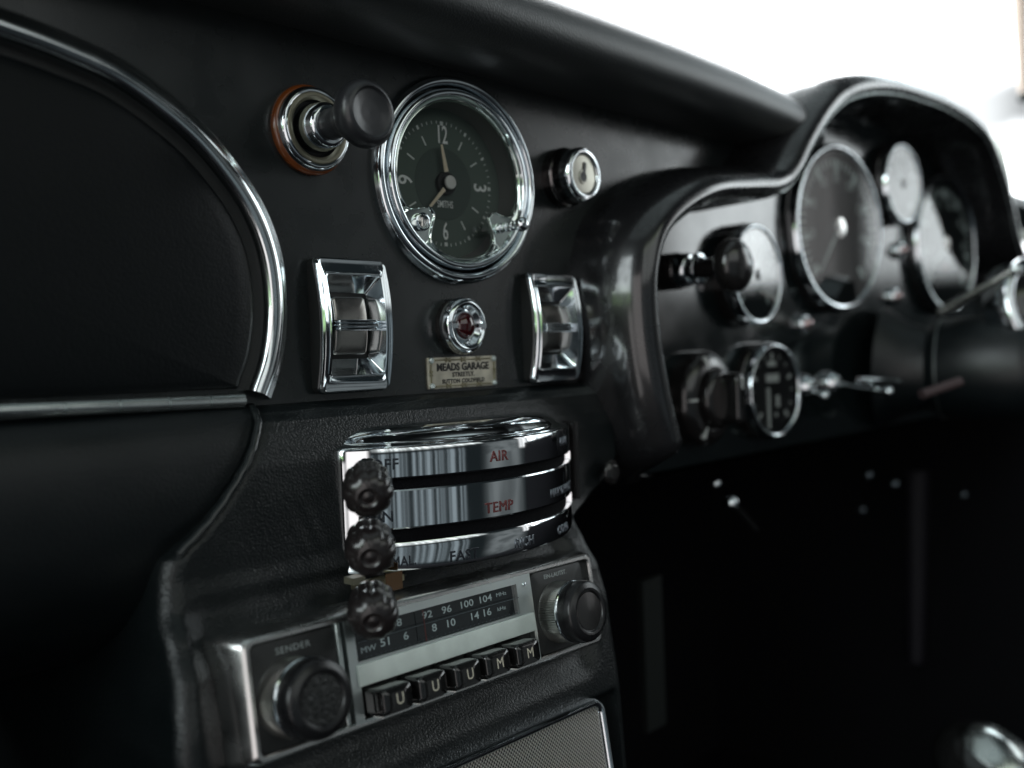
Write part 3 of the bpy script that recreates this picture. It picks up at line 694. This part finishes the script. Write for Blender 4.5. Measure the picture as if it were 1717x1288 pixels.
for cx_ in (-62.3, 58.4):
    mb = MB(); mb.prism(30.0, 30.4, 2, -2.3, -.5, cx_, zc, bev=.4); mb.build('knob_plate', pmat('grained_black_plate', (.016, .017, .017), .42, bump=[('leather', 1800, .5, .06)]) if cx_ < 0 else bpy.data.materials['grained_black_plate'], radio)
for cx_ in (-46.6, ):
    mb = MB(); mb.prism(1.6, 31, .5, -2.3, .1, cx_, zc, bev=.4); mb.build('divider', alum, radio)
# centre plate as a frame round window and button bay
mb = MB(); z_t, z_b = 0.2, -31.4
def rect_frame(mb, X0, X1, Z0, Z1, x0, x1, z0, z1, h0, h1):
    for (a, b, c, d) in ((X0, X1, z1, Z1), (X0, X1, Z0, z0), (X0, x0, z0, z1), (x1, X1, z0, z1)):
        if b - a > .01 and d - c > .01: mb.box(a, b, -h1, -h0, c, d)
mb.box(-44.4, 42.2, -.3, 2.2, -2.4, .2)                 # top bar
mb.box(-44.4, -40.8, -.3, 2.2, -31.4, -2.4)             # left bar
mb.box(34.4, 42.2, -.3, 2.2, -20.6, -2.4)               # right block
mb.box(-40.8, 42.2, -.3, 2.2, -33.0 + 1.4, -30.6)       # bottom bar
mb.box(40.6, 42.2, -.3, 2.2, -30.6, -20.6)
mb.box(-40.8, 34.4, -.3, 2.2, -13.9, -13.1)
mb.build('centre_plate', alum, radio)
mb = MB(); mb.lathe([(.75, .3), (.6, .9), (.01, 1)], 16, 38.5, -3.2); mb.build('screw', chrome, radio)
mb = MB(); mb.prism(83, 6.6, .3, -2, .9, -.2, -17.3, bev=.25); mb.build('scale_strip', strip_m, radio)
dialb = pmat('tuning_dial', (.012, .016, .018), .12, coat=.5)
mb = MB(); mb.box(-40.9, 34.5, 1.0, 2.2, -13.2, -2.3); dl = mb.build('tuning_dial', dialb, radio)
dp = pmat('dial_print', (.38, .46, .47), .6); dp2 = pmat('dial_print_dim', (.07, .09, .10), .5)
for s_, x in (('88', -22.7), ('92', -9.1), ('96', -.1), ('100', 9.4), ('104', 18.8)): txt(s_, 3.3, radio, dp, x, -4.9, -1.0, sx=1.45, bold=.03, name='dial_number')
txt('MHz', 1.9, radio, dp, 27.2, -4.7, -1.0, sx=1.5, name='dial_number')
txt('MW', 2.6, radio, dp, -35.2, -10.3, -1.0, sx=1.35, name='dial_number')
for s_, x in (('51', -28.0), ('6', -19.4), ('8', -6.7), ('10', .8), ('14', 12.4), ('16', 18.7)): txt(s_, 3.5, radio, dp, x, -9.7, -1.0, sx=1.4, bold=.03, name='dial_number')
txt('kHz', 1.9, radio, dp, 26.4, -9.7, -1.0, sx=1.5, name='dial_number')
mb = MB(); mb.tube([(-40.5, -1.05, -7.2), (34, -1.05, -7.2)], .12, 6); mb.build('dial_line', dp2, radio)
mb = MB()
for i in range(36): mb.box(-38 + i * 2, -37.85 + i * 2, -1.06, -.98, -12.6, -12.0)
mb.build('dial_scale', dp2, radio)
mb = MB(); mb.box(-12.9, -12.6, -1.3, -1.1, -12.8, -2.6); mb.build('tuning_needle', bpy.data.materials.get('faint_red') or pmat('faint_red', (.10, .02, .018), .4), radio)
mb = MB(); mb.box(-40.8, 40.6, 1.9, 2.1, -30.6, -20.6); mb.build('button_bay', paint_blk, radio)
btn = pmat('glossy_black_button', (.010, .010, .010), .10, coat=.6, bump=[('noise', 200, .1, .1)])
for k, s_ in enumerate('UUUMM'):
    x = -34.0 + 15.2 * k
    mb = MB(); mb.loft([rrect(12.4, 8.2, 1.2, -1.5, x, -25.5), rrect(12.2, 8.0, 1.3, 7.6, x, -25.5), rrect(11.8, 7.6, 1.3, 8.7, x, -25.5), rrect(11.0, 6.8, 1.2, 9.2, x, -25.6), rrect(4, 3, 1, 9.3, x, -25.6)], cap0=True, cap1=True)
    b_ = mb.build('push_button', btn, radio, ang=50, loc=(0, (0, .35, -.2, .5, .1)[k], 0))
    t_ = txt(s_, 5.0, b_, pmat('button_letter', (.62, .58, .47), .5) if k == 0 else bpy.data.materials['button_letter'], x + .6, -25.7, 9.25, sx=.95, bold=.0)
    mb = MB(); mb.box(x - 5.2, x + 5.2, -7.4, 1.5, -30.1, -29.8); mb.build('button_chrome', chrome2, b_)
txt('SENDER', 2.7, radio, alum, -63.0, -3.6, -.5, sx=1.15, sp=1.15, ext=.15)
txt('EIN-LAUTST.', 2.3, radio, alum, 57.5, -2.8, -.5, sx=1.0, sp=1.05, ext=.15)
knurl = pmat('knurled_metal', (.45, .45, .43), .3, 1)
for cx_, cz_ in ((-65.6, -17.2), (56.4, -16.8)):
    mb = MB(); L = []
    for r_, h, m in ((11.6, -.6, 0), (11.6, 0, .35), (11.2, 7.2, .35), (10.9, 7.6, 0)):
        L.append([((r_ - m * (i % 2)) * math.cos(2 * math.pi * i / 160) + cx_, -h, (r_ - m * (i % 2)) * math.sin(2 * math.pi * i / 160) + cz_) for i in range(160)])
    mb.loft(L, cap1=True); kn = mb.build('tuning_knob' if cx_ < 0 else 'volume_knob', knurl, radio, ang=20)
    mb = MB(); mb.lathe([(11.2, 6.9), (11.5, 7.3), (11.5, 7.9), (10.9, 8.3)], 80, cx_, cz_); mb.build('chrome_ring', chrome, kn)
    mb = MB(); mb.lathe(fillet([(10.9, 7.4), (11.3, 8.6), (11.6, 11.5), (11.0, 14.3), (8.6, 15.2)], 1.0) + fillet([(8.6, 15.2), (7.6, 15.1), (7.3, 14.5), (6.9, 14.4)], .25), 80, cx_, cz_); mb.build('knob_cap', pmat('dull_black_plastic', (.009, .009, .010), .26, smudge=.1) if cx_ < 0 else bpy.data.materials['dull_black_plastic'], kn, ang=60)
    mb = MB(); mb.lathe([(7.2, 14.3), (6.9, 14.6), (4, 14.75), (.01, 14.8)], 60, cx_, cz_); mb.build('insert', grain if cx_ < 0 else blackpl, kn)

# ================================================================== SPEAKER GRILLE
GO = at(1008, 1166, -43)
gr = empty('speaker_grille', (GO.x, GO.y, GO.z), 'woven metal speaker grille with polished frame below the radio', 'speaker grille', rot=(R(-9), R(.5), 0))
mb = MB(); wg, hg = 170, 90
cx_, cz_ = -wg / 2, -hg / 2
mb.loft([rrect(wg, hg, 5, -8, cx_, cz_), rrect(wg, hg, 5, -1, cx_, cz_), rrect(wg - .8, hg - .8, 5, .6, cx_, cz_), rrect(wg - 2.2, hg - 2.2, 4.5, 1.6, cx_, cz_), rrect(wg - 4, hg - 4, 4, 1.5, cx_, cz_), rrect(wg - 5.6, hg - 5.6, 3.4, .6, cx_, cz_), rrect(wg - 6.4, hg - 6.4, 3, -2, cx_, cz_)])
mb.build('frame', chrome, gr, ang=50)
mb = MB(); mb.box(-wg + 3, -3, .6, 2, -hg + 3, -3); mb.build('mesh', grille_m, gr)

# ================================================================== GAUGES ON THE DRIVER'S PANEL
PY = 7.0
def face_art(g, r, kind):
    mb = MB()
    n = 40 if kind in ('speedometer', 'rev_counter') else 12
    for i in range(n + 1):
        a = R(225 - 270 * i / n); big = i % 5 == 0 if n == 40 else i % 3 == 0
        r0 = r * (.70 if big else .78); r1 = r * .88; w = r * (.045 if big else .018); c, s_ = math.cos(a), math.sin(a)
        q = [(c * q_ - s_ * w * k, s_ * q_ + c * w * k) for q_, k in ((r0, -1), (r0, 1), (r1, 1), (r1, -1))]
        mb.add([(x, -5.2, z) for x, z in q], [(0, 1, 2, 3)])
    mb.build('tick_marks', white, g)
def gauge(px, py, dia, name, label, art, needle=None, gm=glass2, yaw=-4, group='round gauges on the instrument panel'):
    p = at(px, py, PY - 8)
    g = empty(name, (p.x, PY - 1, p.z), label, 'gauge', group=group, rot=(0, 0, R(yaw)))
    r = dia / 2
    mb = MB(); mb.lathe([(r + .8, -8), (r + .8, 1.5), (r - .5, 2.4)], 72); mb.build('backing_ring', blackpl, g)
    mb = MB(); w = max(2.8, r * .07); mb.lathe(fillet([(r, 1), (r + .2, 5), (r - w * .45, 8.4), (r - w, 8.0), (r - w * 1.25, 6.6)], .9), 96); mb.build('bezel', chrome, g, ang=60)
    mb = MB(); mb.lathe([(r - w, 5.0), (.01, 5.0)], 72); mb.build('dial', pmat('gauge_dial', (.012, .013, .014), .4) if 'gauge_dial' not in bpy.data.materials else bpy.data.materials['gauge_dial'], g)
    face_art(g, r - w, art)
    if needle is not None:
        h_ = hand(R(needle), -r * .12, r * .72, r * .035, r * .012, 6.0); h_.build('needle', white, g)
        mb = MB(); mb.lathe(fillet([(r * .13, 5.4), (r * .12, 7.4), (.01, 7.8)], .4), 32); mb.build('hub_cap', chrome2 if art in ('speedometer', 'rev_counter') else blackpl, g)
    mb = MB(); mb.lathe([(r - w, 7.2), (r * .5, 7.26), (.01, 7.28)], 64); mb.build('glass', gm, g)
    return g
gauge(1270, 460, 59, 'fuel_gauge', 'small chrome rimmed gauge with white glare behind the black pull knob', 'small', 60, gm=glass3, yaw=0)
sp = gauge(1410, 382, 111, 'speedometer', 'large chrome rimmed speedometer, the nearer of the two big dials', 'speedometer', 230, yaw=-5.5)
for v, a in (('20', 190), ('40', 155), ('60', 120), ('80', 90), ('100', 60), ('120', 25), ('140', -10)):
    txt(v, 9, sp, white, 33 * math.cos(R(a)), 33 * math.sin(R(a)), 5.15, sx=.8)
gauge(1515, 308, 60, 'oil_gauge', 'small chrome rimmed gauge high up between the two big dials', 'small', 120)
tc_ = gauge(1590, 410, 111, 'rev_counter', 'large chrome rimmed rev counter at the far right end of the panel', 'rev_counter', 215, yaw=-5)
for v, a in (('10', 190), ('20', 150), ('30', 115), ('40', 75), ('50', 35), ('60', 0)):
    txt(v, 9, tc_, white, 33 * math.cos(R(a)), 33 * math.sin(R(a)), 5.15, sx=.8)
mb = MB(); mb.box(-10, 6, -5.4, -5.1, -22, -15); mb.build('red_flag', red_in, tc_)
am = gauge(1301, 655, 57, 'ammeter', 'small chrome rimmed ammeter low on the panel beside the rotary switch', 'small', None, gm=glass)
mb = MB()
mb.box(-5, 4, -5.4, -5.05, 14.5, 17.5); mb.box(-7, 7, -5.4, -5.05, 5, 10)
mb.box(-7.2, -4.4, -6, -5.05, -22, 2); mb.box(3, 7, -5.4, -5.05, -10, -3); mb.box(2, 4, -5.4, -5.05, -16, -13)
mb.build('scale_print', white, am)

# long pull knob
p = at(1112, 457, PY)
ob = empty('choke_pull', (p.x, PY, p.z), 'black mushroom pull knob on a long stem standing out in front of a gauge', 'pull knob')
mb = MB(); mb.lathe(fillet([(9.5, -4), (9.5, 10), (8.6, 11)], .6), 48); mb.build('ferrule', blackpl, ob)
mb = MB(); mb.lathe(fillet([(8.4, 10), (8.8, 11), (8.8, 15), (7.6, 17), (5, 17.4)], .8), 48); mb.build('chrome_nut', chrome, ob, ang=60)
mb = MB(); mb.lathe(fillet([(6.2, 20), (8.2, 20.6), (8.2, 22.4), (6.2, 23)], .5), 48); mb.build('chrome_washer', chrome, ob)
mb = MB(); mb.lathe(fillet([(4.8, 15), (4.8, 33)], .4) + fillet([(4.8, 33), (8, 34), (12.4, 37), (13.6, 41), (12.6, 44.8), (8, 48), (3, 49.2), (.01, 49.4)], 2), 64); mb.build('knob_head', blackpl, ob, ang=60)

# rotary switch with pointer handle
p = at(1190, 668, PY - 6)
ob = empty('rotary_switch', (p.x, PY, p.z), 'black rotary light switch with white pointer marks and a raised handle', 'rotary switch')
mb = MB(); mb.lathe(fillet([(26, -4), (26, 4), (24.4, 6.5), (21, 9), (17.5, 9.5)], 1.2) + [(17, 8.4), (10, 8.4)], 72); mb.build('escutcheon', blackpl, ob, ang=60)
mb = MB(); mb.lathe(fillet([(16, 8), (16, 13), (13.5, 15.5), (.01, 15.5)], 1.5), 72); kn = mb.build('rotor', blackpl, ob, ang=60)
mb = MB(); mb.prism(8, 27, 3.8, 15, 26, bev=2.4); mb.build('handle', btn, kn, ang=60)
mb = MB(); mb.prism(1.2, 6, .5, 25, 26.3, cz=8, bev=.2); mb.build('handle_mark', white, kn)
mb = MB()
for a in (110, 180, 240):
    M = Matrix.Rotation(-R(a), 4, 'Y'); mb.M = M; mb.box(17.5, 24.0, -9.6, -7.4, -.7, .7); mb.M = None
mb.build('pointer_marks', white, ob)

# small warning jewels
for (px, py, lb) in ((1349, 543, 'small chrome domed lamp between the glare struck gauge and the ammeter'), (1510, 420, 'small chrome domed lamp just below the upper small gauge'), (1500, 497, 'small chrome domed lamp low between the two large dials')):
    p = at(px, py, 8); ob = empty('indicator_lamp', (p.x, 11, p.z), lb, 'indicator lamp', group='small chrome indicator lamps between the gauges')
    mb = MB(); mb.lathe(fillet([(6.6, 0), (6.6, 3), (5.4, 5), (4.2, 5)], .8), 36); mb.build('bezel', chrome, ob, ang=60)
    mb = MB(); mb.ball((0, -4.2, 0), 4.3, 20); mb.build('lens', pmat('clear_jewel', (.55, .42, .42), .06, .9) if 'clear_jewel' not in bpy.data.materials else bpy.data.materials['clear_jewel'], ob)
for (px, py, lb, ln) in ((1352, 648, 'chrome toggle switch next to the ammeter with a stubby ball tip', 14), (1396, 642, 'chrome toggle switch with a long thin lever, beside the steering column', 40)):
    p = at(px, py, 7); ob = empty('toggle_switch', (p.x, 11, p.z), lb, 'toggle switch', group='chrome toggle switches under the gauges')
    mb = MB(); mb.lathe(fillet([(7.5, 0), (7.5, 4), (5.6, 7), (4, 9), (.01, 9)], 1), 36); mb.build('nut', chrome, ob, ang=60)
    mb = MB(); e = Vector((4, -ln, -6)); mb.tube([(0, -6, 0), e * .5, e], [1.6, 1.4, 2], 12); mb.ball(e, 3.4, 16); mb.build('lever', chrome, ob)

# ================================================================== STEERING COLUMN AND WHEEL BOSS
p0 = Vector((440, 5, -90))
col = empty('steering_column', tuple(p0), 'black steering column shroud leaving the panel towards the driver', 'steering column')
def rel(q): return Vector(q) - p0
a_, b_ = p0, Vector((446, -27, -92)); c_ = Vector((456, -90, -92))
mb = MB(); mb.tube([rel(a_), rel(a_ + (b_ - a_) * .5), rel(b_)], [44, 33, 29], 48); mb.build('shroud', leather_s, col, ang=50)
mb = MB(); d = (c_ - b_).normalized(); mb.tube([rel(b_ - d * 1), rel(b_ + d), rel(b_ + d * 8), rel(c_ - d * 6), rel(c_)], [29, 31, 35, 37, 34], 48); mb.build('switch_housing', leather_s, col, ang=50)
mb = MB(); mb.tube([rel(b_ + d * 7), rel(b_ + d * 8.2)], [35.2, 35.6], 64, cap=False); mb.build('seam_ring', alum, col)
mb = MB(); mb.tube([rel(at(1440, 637, -18)), rel(at(1505, 640, -25))], [2.0, 2], 12); mb.build('trim_bar', chrome, col)
q0, q1 = at(1545, 662, -72), at(1610, 640, -86)
mb = MB(); mb.tube([rel(q0), rel(q0 * .5 + q1 * .5), rel(q1)], [3, 3, 3], 12); mb.build('maker_strip', pmat('pinkish_bar', (.06, .04, .042), .45, .3), col)
s0, s1 = at(1575, 524, -45), at(1702, 452, -92)
st = empty('indicator_stalk', tuple(s0), 'thin polished indicator stalk rising from the steering column towards the wheel', 'stalk')
mb = MB(); mb.tube([Vector(), (s1 - s0) * .6, s1 - s0], [3.6, 2.8, 2.8], 14); mb.build('lever', chrome2, st)
mb = MB(); mb.ball(s1 - s0, 3.6, 20); mb.build('tip', alum, st)
w0 = Vector((462, -92, -53))
wh = empty('steering_wheel', tuple(w0), 'polished steering wheel boss cut off by the right edge of the photo', 'steering wheel')
wm = Matrix.Rotation(R(-20), 4, 'Z') @ Matrix.Rotation(R(-14), 4, 'X')
mb = MB(); mb.M = wm; mb.lathe(fillet([(36, -14), (37, 0), (35.5, 5), (30, 6), (27, 4)], 2), 72); mb.M = None; mb.build('boss_ring', chrome, wh, ang=60)
mb = MB(); mb.M = wm; mb.lathe([(27.5, 3.5), (18, 8), (8, 10), (.01, 10.5)], 60); mb.M = None; mb.build('horn_push', btn, wh, ang=60)
mb = MB(); mb.M = wm
L = []
for i in range(96):
    a = 2 * math.pi * i / 96; L.append([((190 + 12 * math.cos(b)) * math.cos(a), -20 + 12 * math.sin(b), (190 + 12 * math.cos(b)) * math.sin(a)) for b in [2 * math.pi * k / 16 for k in range(16)]])
mb.M = None
for a in (0, 140, 220):                           # spokes on the driver's far side
    M = wm @ Matrix.Rotation(-R(a), 4, 'Y')
# ================================================================== UNDER THE DASH, FOOTWELL
dimmed = pmat('dimmed_chrome', (.12, .14, .16), .3, 1)  # darkened copy of the stud metal, makes the deeper studs look dim
def stud(px, py, y, r, label, lv=None):
    q = at(px, py, y); ob = empty('chrome_stud', tuple(q), label, 'stud', group='small bright fittings under the dash')
    mb = MB(); mb.ball((0, 0, 0), r, 18); mb.build('head', chrome if y <= 20 else dimmed, ob)
    if lv: mb = MB(); e = at(*lv) - q; mb.tube([Vector(), e], [r * .5, r * .35], 10); mb.build('shank', chrome2, ob)
stud(1226, 843, 10, 4.5, 'bright fitting with a slanting shank below the ammeter', (1268, 888, 20))
stud(1200, 811, 20, 3, 'small bright fitting just below the cowl edge under the rotary switch')
stud(1455, 797, 40, 4, 'dim bluish fitting under the steering column, left one of two')
stud(1499, 812, 40, 4, 'bluish fitting under the steering column, right one of two')
stud(1615, 830, 40, 4, 'dim fitting in the dark far right below the dash')
stud(1445, 855, 90, 4, 'dim fitting in the dark between cowl and footwell')
q = at(1095, 1000, 60)
mb = MB(); b0 = at(1092, 970, 60); b1 = at(1090, 1228, 60)
mb.box(b0.x - 9, b0.x + 11, 60, 64, b1.z, b0.z)
o = mb.build('footwell_plate', dimgrey); tag(o, 'dim grey upright plate in the footwell just right of the radio', 'plate')
b0 = at(1535, 790, 120); b1 = at(1535, 1110, 120)
mb = MB(); mb.tube([(b0.x, 120, b0.z), (b1.x, 120, b1.z)], [14, 9], 14)
tag(mb.build('column_shaft', pmat('faint_dark_metal', (.007, .006, .009), .6, spec=.2)), 'faint dark upright shaft in the driver footwell', 'shaft')

# gear knob
d = ray(1655, 1292); t = 590 / Fpx; gk = CAM + d * t
ob = empty('gear_lever', tuple(gk), 'gear lever with glossy black and silver knob at the bottom right corner', 'gear lever')
mb = MB(); mb.M = Matrix.Rotation(R(62), 4, 'X').inverted() @ Matrix.Identity(4)
mb.lathe(fillet([(9, -45), (12, -30), (25, -16), (33, -2), (31, 9), (24, 15.5)], 4) + [(22, 16)], 72); gkn = mb.build('knob', btn, ob, ang=60)
mb = MB(); mb.M = Matrix.Rotation(R(62), 4, 'X').inverted()
mb.lathe([(26, 12.5), (24, 16.0), (18, 20.5), (9, 23.2), (.01, 24)], 60); mb.build('shift_plate', pmat('pale_silver_disc', (.72, .76, .74), .16, 1, smudge=.25), gkn)
MB().tube([(0, 18, -40), (0, 50, -190)], [5, 6], 12).build('shaft', chrome2, ob)

# windscreen side trim at the right edge
a_, b_ = at(1709, -20, 60), at(1716, 160, 60)
ob = empty('mirror_stem', tuple(b_), 'tan stem with a small dark ball tip hanging at the top right edge', 'mirror stem')
mb = MB(); mb.tube([a_ - b_, Vector()], [9, 5], 14); mb.build('stem', tanm, ob)
mb = MB(); mb.ball((0, 0, -2), 7, 16); mb.build('ball_tip', dimgrey, ob)
pp = catmull([at(1672, 235, 60), at(1686, 300, 40), at(1692, 350, 30), at(1702, 388, 20), at(1730, 402, 10)], 5)
mb = MB(); mb.tube(pp, 5, 12)
tag(mb.build('windscreen_trim', pale), 'pale curved windscreen trim rail beside the right shoulder of the cowl', 'trim rail')
